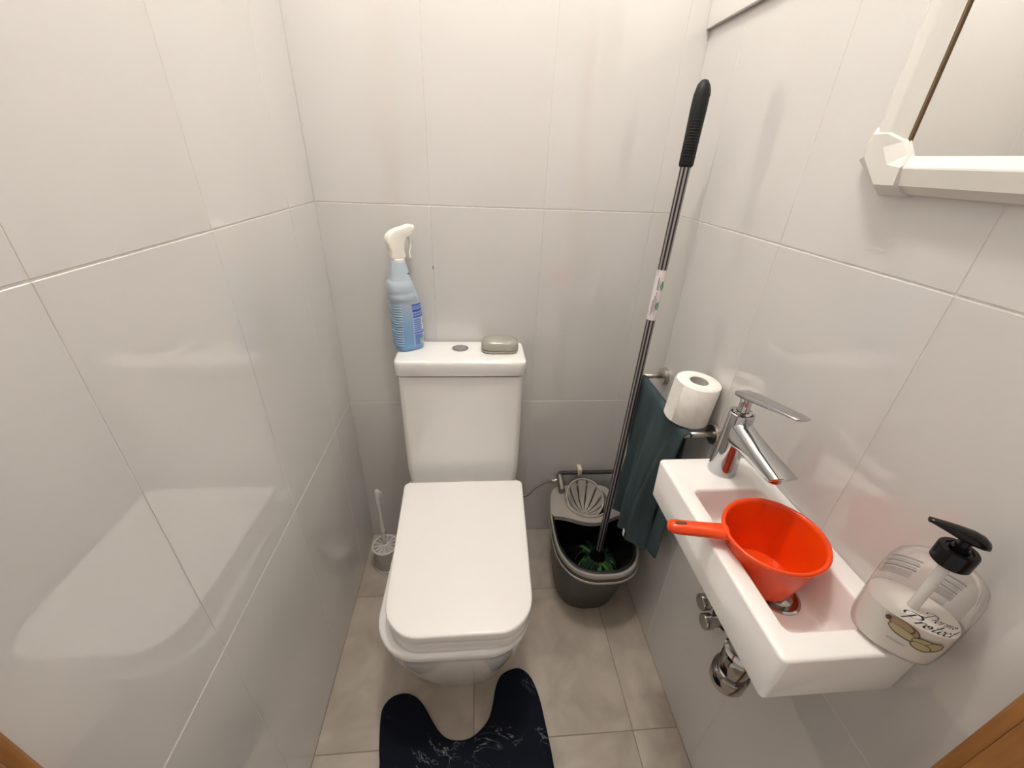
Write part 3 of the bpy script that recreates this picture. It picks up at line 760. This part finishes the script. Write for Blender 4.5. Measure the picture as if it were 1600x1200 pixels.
hd = Vector((cos(HA), sin(HA), 0)); hs = Vector((-sin(HA), cos(HA), 0))
Lh = []
for d, w_, t_, dz in ((.0635, .0150, .0080, .0855), (.072, .0145, .0090, .0850), (.085, .0128, .0095, .0850), (.110, .0122, .0095, .0852), (.134, .0125, .0093, .0855), (.143, .0112, .0084, .0856), (.1485, .0075, .0058, .0857), (.150, .002, .0016, .0857)):
    Lh.append([hd * d + hs * (w_ * cos(t)) + Vector((0, 0, dz + t_ * sin(t))) for t in [2 * pi * k / 20 for k in range(20)]])
hn = link('handle', loft(Lh), M['orange'], dip, auto=60)
sl = [hd * (.131 + .0075 * cos(t) * (1.15)) + hs * (.0028 * math.copysign(abs(sin(t)) ** .6, sin(t))) for t in [2 * pi * k / 20 for k in range(20)]]
link('hanging_slot', loft([[p + Vector((0, 0, z)) for p in sl] for z in (.0925, .0956)]), M['almond_dark'], hn)

# ------------------------------------------------------------------ soap dispenser
SCX, SCY = 0.9085, -0.9210
soap = thing('soap_dispenser', 'clear pump bottle of liquid soap with black pump on the washbasin corner', 'soap dispenser', (SCX, SCY, BT + .0004))
wdir = Vector((.68, -.733, 0)).normalized(); ndir = Vector((-.733, -.68, 0)).normalized()
SB = [(0.0, .030, .020), (.0015, .034, .024), (.006, .0395, .0295), (.014, .0412, .0297), (.030, .0425, .0305), (.060, .0427, .0307), (.092, .0425, .0305), (.109, .0410, .0297), (.121, .0380, .0280), (.129, .0310, .0240), (.1345, .0220, .0195), (.138, .0145, .0145), (.145, .0140, .0140)]
def ssec(z):
    for i in range(len(SB) - 1):
        if SB[i][0] <= z <= SB[i + 1][0]:
            t = (z - SB[i][0]) / (SB[i + 1][0] - SB[i][0])
            return SB[i][1] + t * (SB[i + 1][1] - SB[i][1]), SB[i][2] + t * (SB[i + 1][2] - SB[i][2])
    return SB[-1][1:]
def ssurf(phi, z, off=0.0, k=1.0):
    a, b = ssec(z); p = 2.25
    s_, c_ = sin(phi), cos(phi)
    return wdir * ((a * k + off) * math.copysign(abs(s_) ** (2 / p), s_)) + ndir * ((b * k + off) * math.copysign(abs(c_) ** (2 / p), c_)) + Vector((0, 0, z))
def sring(z, off=0.0, n=56): return [ssurf(2 * pi * k / n, z, off) for k in range(n)]
zs = [0.0, .0015, .004, .006, .010, .014, .022, .030, .045, .060, .075, .092, .101, .109, .115, .121, .125, .129, .132, .1345, .138, .145]
link('bottle', loft([sring(z) for z in zs], True, False), M['clear'], soap, smooth=True)
LEV = .060
zl = [.003, .006, .010, .014, .022, .030, .040, .050, LEV - .001, LEV]
link('liquid', loft([sring(max(z, .001), -.0016) for z in zl]), M['soap'], soap, auto=50)
link('dip_tube', tube([Vector((0, 0, .008)), Vector((0, 0, .13))], .0052, 12), M['clear_rim'], soap, smooth=True)
cap = link('pump_cap', lathe([(.0158, .1370), (.0168, .1380), (.0168, .1555), (.0158, .1570), (.0115, .1572), (.0105, .1555), (.0001, .1555)], 40), M['black_plastic'], soap, auto=40)
link('pump_stem', lathe([(.0085, .1545), (.0080, .1590), (.0058, .1600), (.0058, .1710), (.0001, .1710)], 28), M['black_plastic'], soap, auto=40)
pd = Vector((-.75, .66, 0)).normalized(); ps = Vector((-pd.y, pd.x, 0))
PL = []
for d, zc, w_, t_ in ((-.0250, .1745, .003, .0022), (-.0235, .1750, .0085, .0052), (-.016, .1775, .0125, .0078), (-.004, .1795, .0135, .0086), (.012, .1815, .0120, .0075), (.030, .1840, .0085, .0054), (.043, .1855, .0058, .0038), (.0500, .1858, .0046, .0030), (.0506, .1858, .0030, .0020)):
    d *= .66; w_ *= .80; t_ *= .85; zc = .1715 + (zc - .1745) * .6
    PL.append([pd * d + ps * (w_ * cos(t)) + Vector((0, 0, zc + t_ * sin(t) * (1.0 if sin(t) > 0 else .8))) for t in [2 * pi * k / 22 for k in range(22)]])
link('pump_head', loft(PL), M['black_plastic'], soap, auto=60)

# printed brush-script lettering, drawn with a broad nib on the curved bottle face
GL = {
 'D': (.82, [[(.42, .93), (.33, .6), (.22, .2), (.16, .04)], [(-.06, .70), (-.06, .88), (.12, 1.0), (.45, .98), (.74, .82), (.82, .52), (.66, .2), (.36, .03), (.12, .03), (.02, .12)]]),
 'P': (.74, [[(.42, .90), (.33, .55), (.22, .15), (.14, -.12)], [(-.02, .52), (-.14, .68), (-.08, .9), (.16, 1.02), (.52, 1.0), (.76, .84), (.74, .62), (.52, .46), (.28, .44)]]),
 'e': (.40, [[(.06, .22), (.24, .27), (.36, .38), (.30, .5), (.16, .46), (.06, .28), (.08, .08), (.22, .0), (.42, .12)]]),
 'r': (.38, [[(.14, .5), (.10, .25), (.03, .0)], [(.09, .24), (.18, .42), (.30, .51), (.38, .44)]]),
 'm': (.70, [[(.12, .5), (.08, .25), (.02, .0)], [(.08, .26), (.20, .46), (.31, .46), (.28, .22), (.24, .0)], [(.29, .26), (.42, .46), (.54, .46), (.50, .2), (.52, .02), (.68, .12)]]),
 'o': (.46, [[(.24, .5), (.08, .40), (.03, .18), (.14, .01), (.32, .08), (.40, .30), (.30, .48), (.18, .44), (.22, .28), (.32, .30)]]),
 't': (.36, [[(.32, .92), (.22, .5), (.12, .15), (.18, .0), (.36, .12)], [(.06, .56), (.42, .60)]]),
 'c': (.40, [[(.36, .38), (.30, .5), (.14, .46), (.05, .26), (.08, .06), (.22, .0), (.42, .12)]]),
}
def write(word, u0, z0, size, slope, off, nib=.10, slant=.28):
    V, F = [], []; x = 0.0
    nv = (cos(radians(25)), sin(radians(25)))
    for ch in word:
        adv, strokes = GL[ch]
        for s in strokes:
            P = catmull([(a, b, 0) for a, b in s], 7); n0 = len(V)
            for i, p in enumerate(P):
                d = (P[min(i + 1, len(P) - 1)] - P[max(i - 1, 0)]).normalized(); nn = (-d.y, d.x)
                wgt = abs(d.x * nv[1] - d.y * nv[0])
                h_ = nib * (.22 + .78 * wgt) * .5
                for sg in (-1, 1):
                    px = x + p.x + nn[0] * h_ * sg; py = p.y + nn[1] * h_ * sg
                    u = u0 + (px + slant * py) * size; z = z0 + py * size + slope * (px * size)
                    V.append(ssurf(u / .0415, z, off))
            for i in range(len(P) - 1):
                F.append([n0 + 2 * i, n0 + 2 * i + 1, n0 + 2 * i + 3, n0 + 2 * i + 2])
        x += adv * 1.06
    return V, F
lt = link('lettering', write('Protect', -.0100, .0655, .0126, -.02, .0006, .13), M['ink'], soap)
lt['label'] = 'dark script lettering reading Dermo Protect'
link('lettering', write('Dermo', .0005, .0782, .0096, -.02, .0006, .10), M['ink'], soap)
def sellipse(u, z, ru, rz, rot, off, n=22):
    V = []
    for k in range(n):
        t = 2 * pi * k / n; a = ru * cos(t); b = rz * sin(t)
        V.append(ssurf((u + a * cos(rot) - b * sin(rot)) / .0415, z + a * sin(rot) + b * cos(rot), off))
    c = ssurf(u / .0415, z, off)
    return [c] + V, [[0, 1 + k, 1 + (k + 1) % n] for k in range(n)]
nuts = [(-.0120, .0455, .0085, .0052, -.75, 'almond'), (-.0185, .0475, .0088, .0062, -.20, 'almond'), (-.0150, .0385, .0110, .0050, -.30, 'almond_pale'), (.0015, .0375, .0090, .0050, .05, 'almond_pale'),
        (.0105, .0365, .0085, .0054, .75, 'almond_pale'), (.0010, .0315, .0082, .0048, -.12, 'almond_pale'), (-.0290, .0490, .0016, .0026, 0, 'almond_dark')]
nut = None
for i, (u, z, a, b, r, k) in enumerate(nuts):
    u += .0130; z += .0065
    link('almond_print', sellipse(u + .0004, z - .0006, a + .0010, b + .0011, r, .0004 + i * .00018), M['almond_dark'], soap, smooth=True)
    link('almond_print', sellipse(u, z, a, b, r, .0005 + i * .00018), M[k], soap, smooth=True)
def sbar(p0, p1, z0, z1, off, n=10):
    V = [ssurf(p0 + (p1 - p0) * j / n, z, off) for z in (z0, z1) for j in range(n + 1)]
    return V, [[j, j + 1, n + 2 + j, n + 1 + j] for j in range(n)]
link('small_print', sbar(-.20, .12, .0265, .0278, .0005), M['ink_soft'], soap)
for p0, p1 in ((pi - .75, pi - .12), (pi + .14, pi + 1.05)):
    for z in (.100, .092, .084):
        link('back_print', sbar(p0, p1, z, z + .0024, -.0006), M['ink_grey'], soap)
    for z in (.0960, .0880, .0800, .0772, .0744, .0716):
        link('back_print', sbar(p0 + .03, p1 - .05, z, z + .0018, -.0006), M['ink_soft'], soap)

# ------------------------------------------------------------------ plumbing below the basin
tr_ = thing('bottle_trap', 'chrome bottle trap under the washbasin', 'drain trap', (0.857, -0.815, 0.508))
link('trap_cup', lathe([(.0001, 0.0), (.020, .0005), (.0265, .004), (.0300, .012), (.0305, .040), (.0295, .042), (.0001, .042)], 40), M['chrome_dark'], tr_, auto=40)
link('trap_body', lathe([(.0245, .040), (.0255, .044), (.0255, .086), (.0235, .089)], 36), M['chrome_dark'], tr_, auto=40)
link('trap_nut', lathe([(.0235, .088), (.0270, .090), (.0270, .098), (.0245, .100), (.0225, .104), (.0240, .106), (.0240, .112), (.0170, .115)], 36), M['chrome'], tr_, auto=40)
link('tail_pipe', cyl((0, 0, .11), (0, 0, .237), .016, n=24), M['chrome_dark'], tr_, smooth=True)
link('outlet_pipe', join(cyl((.018, 0, .066), (.040, 0, .066), .0215, n=28, bev=.002), cyl((.03, 0, .066), (.0875, 0, .066), .016, n=24)), M['chrome_dark'], tr_, auto=40)
for k, (y, z, lb) in enumerate(((-0.641, 0.4725, 'upper chrome stop valve knob on the wall under the washbasin'), (-0.669, 0.4450, 'lower chrome stop valve knob on the wall under the washbasin'))):
    v = thing('stop_valve', lb, 'valve', (W, y, z), 0, 'stop valves under the washbasin')
    link('valve_body', cyl((0, 0, 0), (-.028, 0, 0), .0135, n=28, bev=.001), M['chrome_dark'], v, auto=40)
    link('knob', loft([[Vector((x, r * cos(2 * pi * q / 28), r * sin(2 * pi * q / 28))) for q in range(28)] for x, r in ((-.022, .0175), (-.037, .0175), (-.0390, .0162), (-.0392, .0001))]), M['chrome_dark'], v, auto=35)
    link('rosette', loft([[Vector((x, r * cos(2 * pi * q / 28), r * sin(2 * pi * q / 28))) for q in range(28)] for x, r in ((-.0001, .024), (-.003, .024), (-.008, .0145))]), M['chrome'], v, auto=35)

# ------------------------------------------------------------------ mirror
MY0, MY1, MZ0, MZ1 = -0.985, -0.575, 1.305, 1.875
mir = thing('wall_mirror', 'mirror in a white moulded frame with faceted corner blocks', 'mirror', (W, (MY0 + MY1) / 2, MZ0))
my0, my1, mz1 = MY0 - mir.location.y, MY1 - mir.location.y, MZ1 - MZ0
pr_h = [(0.0, 0.0), (0.002, 0.012), (0.011, 0.024), (0.029, 0.027), (0.031, 0.0265), (0.0425, 0.019), (0.0425, 0.0)]
pr_v = [(0.0, 0.0), (0.004, 0.008), (0.024, 0.024), (0.042, 0.027), (0.0445, 0.0265), (0.0640, 0.019), (0.0640, 0.0)]
def rail(name, prof, a0, a1, fn):
    return link(name, loft([[Vector(fn(u, d, a0)) for u, d in prof], [Vector(fn(u, d, a1)) for u, d in prof]]), M['frame'], mir)
rail('bottom_rail', pr_h, my0 + .07, my1 - .07, lambda u, d, a: (-d, a, u))
rail('top_rail', pr_h, my0 + .07, my1 - .07, lambda u, d, a: (-d, a, mz1 - u))
rail('side_rail', pr_v, .045, mz1 - .045, lambda u, d, a: (-d, my1 - u, a))
rail('side_rail', pr_v, .045, mz1 - .045, lambda u, d, a: (-d, my0 + u, a))
link('mirror_glass', box(-.0165, -.006, my0 + .060, my1 - .060, .036, mz1 - .036), M['mirror'], mir)
for ye in (my1 - .0655, my0 + .0655):
    link('edge_strip', box(-.0185, -.016, ye - .0014, ye + .0014, .04, mz1 - .04), M['brown_edge'], mir)
BKF = [(.024, .0666), (.0446, .0664), (.0634, .0577), (.0754, .0435), (.081, .030), (.0821, .0108), (.0536, .0107), (.023, .0415)]
BKB = [(.004, .076), (.048, .076), (.069, .064), (.082, .046), (.086, .030), (.086, -.001), (.046, -.001), (-.006, .0385)]
for ysg, zsg in ((1, 1), (-1, 1), (1, -1), (-1, -1)):
    def cp(u, v, d): return Vector((-d, (my1 - u) if ysg > 0 else (my0 + u), v if zsg > 0 else mz1 - v))
    dep = [.030, .030, .0225, .0225, .030, .030, .030, .030]
    V = [cp(u, v, 0) for u, v in BKB] + [cp(u, v, .010) for u, v in BKB] + [cp(u, v, d) for (u, v), d in zip(BKF, dep)] + [cp(.046, .052, .030), cp(.061, .033, .030)]
    F = [list(range(8))]
    for k in range(8):
        j = (k + 1) % 8
        F += [[k, j, 8 + j, 8 + k], [8 + k, 8 + j, 16 + j, 16 + k]]
    F += [[16, 17, 24, 25, 23], [25, 20, 21, 22, 23], [17, 18, 24], [18, 19, 25, 24], [19, 20, 25]]
    link('corner_block', (V, F), M['frame'], mir)

# ------------------------------------------------------------------ white panel high on the right wall
pn = thing('wall_panel', 'white flat panel high on the right wall in the corner', 'panel', (W, -0.002, 1.6025))
link('panel_board', box(-.011, 0, -.62, 0, 0, .45, .0015, 2), M['panel'], pn, auto=40)
link('panel_shadow_strip', box(-.0095, -.0005, -.62, -.0005, -.0018, .0, 0), M['ink_soft'], pn)  # grey strip paints the thin shadow under the panel's lower edge

# ------------------------------------------------------------------ contour mat
out = [(0.185, -0.99), (0.172, -0.90), (0.1685, -0.80), (0.168, -0.729), (0.160, -0.690), (0.151, -0.631), (0.153, -0.598), (0.173, -0.576), (0.205, -0.569), (0.236, -0.579), (0.262, -0.602), (0.287, -0.637), (0.310, -0.665), (0.332, -0.680), (0.360, -0.685), (0.388, -0.682), (0.416, -0.666), (0.439, -0.641), (0.450, -0.610), (0.461, -0.567), (0.477, -0.540), (0.502, -0.527), (0.530, -0.524), (0.553, -0.538), (0.569, -0.564), (0.581, -0.605), (0.588, -0.658), (0.594, -0.712), (0.597, -0.757), (0.600, -0.82), (0.602, -0.92), (0.596, -0.99), (0.57, -1.015), (0.22, -1.02)]
mo = (0.375, -0.80, 0)
cm = thing('contour_mat', 'dark navy marble-print contour mat around the toilet foot', 'bath mat', mo)
OL = catmull([(x - mo[0], y - mo[1], 0) for x, y in out], 4, True)
def inset(P, d):
    R = []
    for i, p in enumerate(P):
        t = (P[(i + 1) % len(P)] - P[i - 1]).normalized()
        R.append(p + Vector((t.y, -t.x, 0)) * d)
    return R
def zed(P, z): return [Vector((p.x, p.y, z)) for p in P]
area = sum(OL[i].x * OL[(i + 1) % len(OL)].y - OL[(i + 1) % len(OL)].x * OL[i].y for i in range(len(OL)))
sg = -1 if area > 0 else 1
vf = loft([zed(inset(OL, sg * .002), .0005), zed(OL, .003), zed(OL, .008), zed(inset(OL, sg * .0015), .0108), zed(inset(OL, sg * .005), .0125)])
mo_ = link('mat_pile', vf, M['mat'], cm)
bm = bmesh.new(); bm.from_mesh(mo_.data); bmesh.ops.triangulate(bm, faces=[f for f in bm.faces if len(f.verts) > 4]); bm.to_mesh(mo_.data); bm.free()
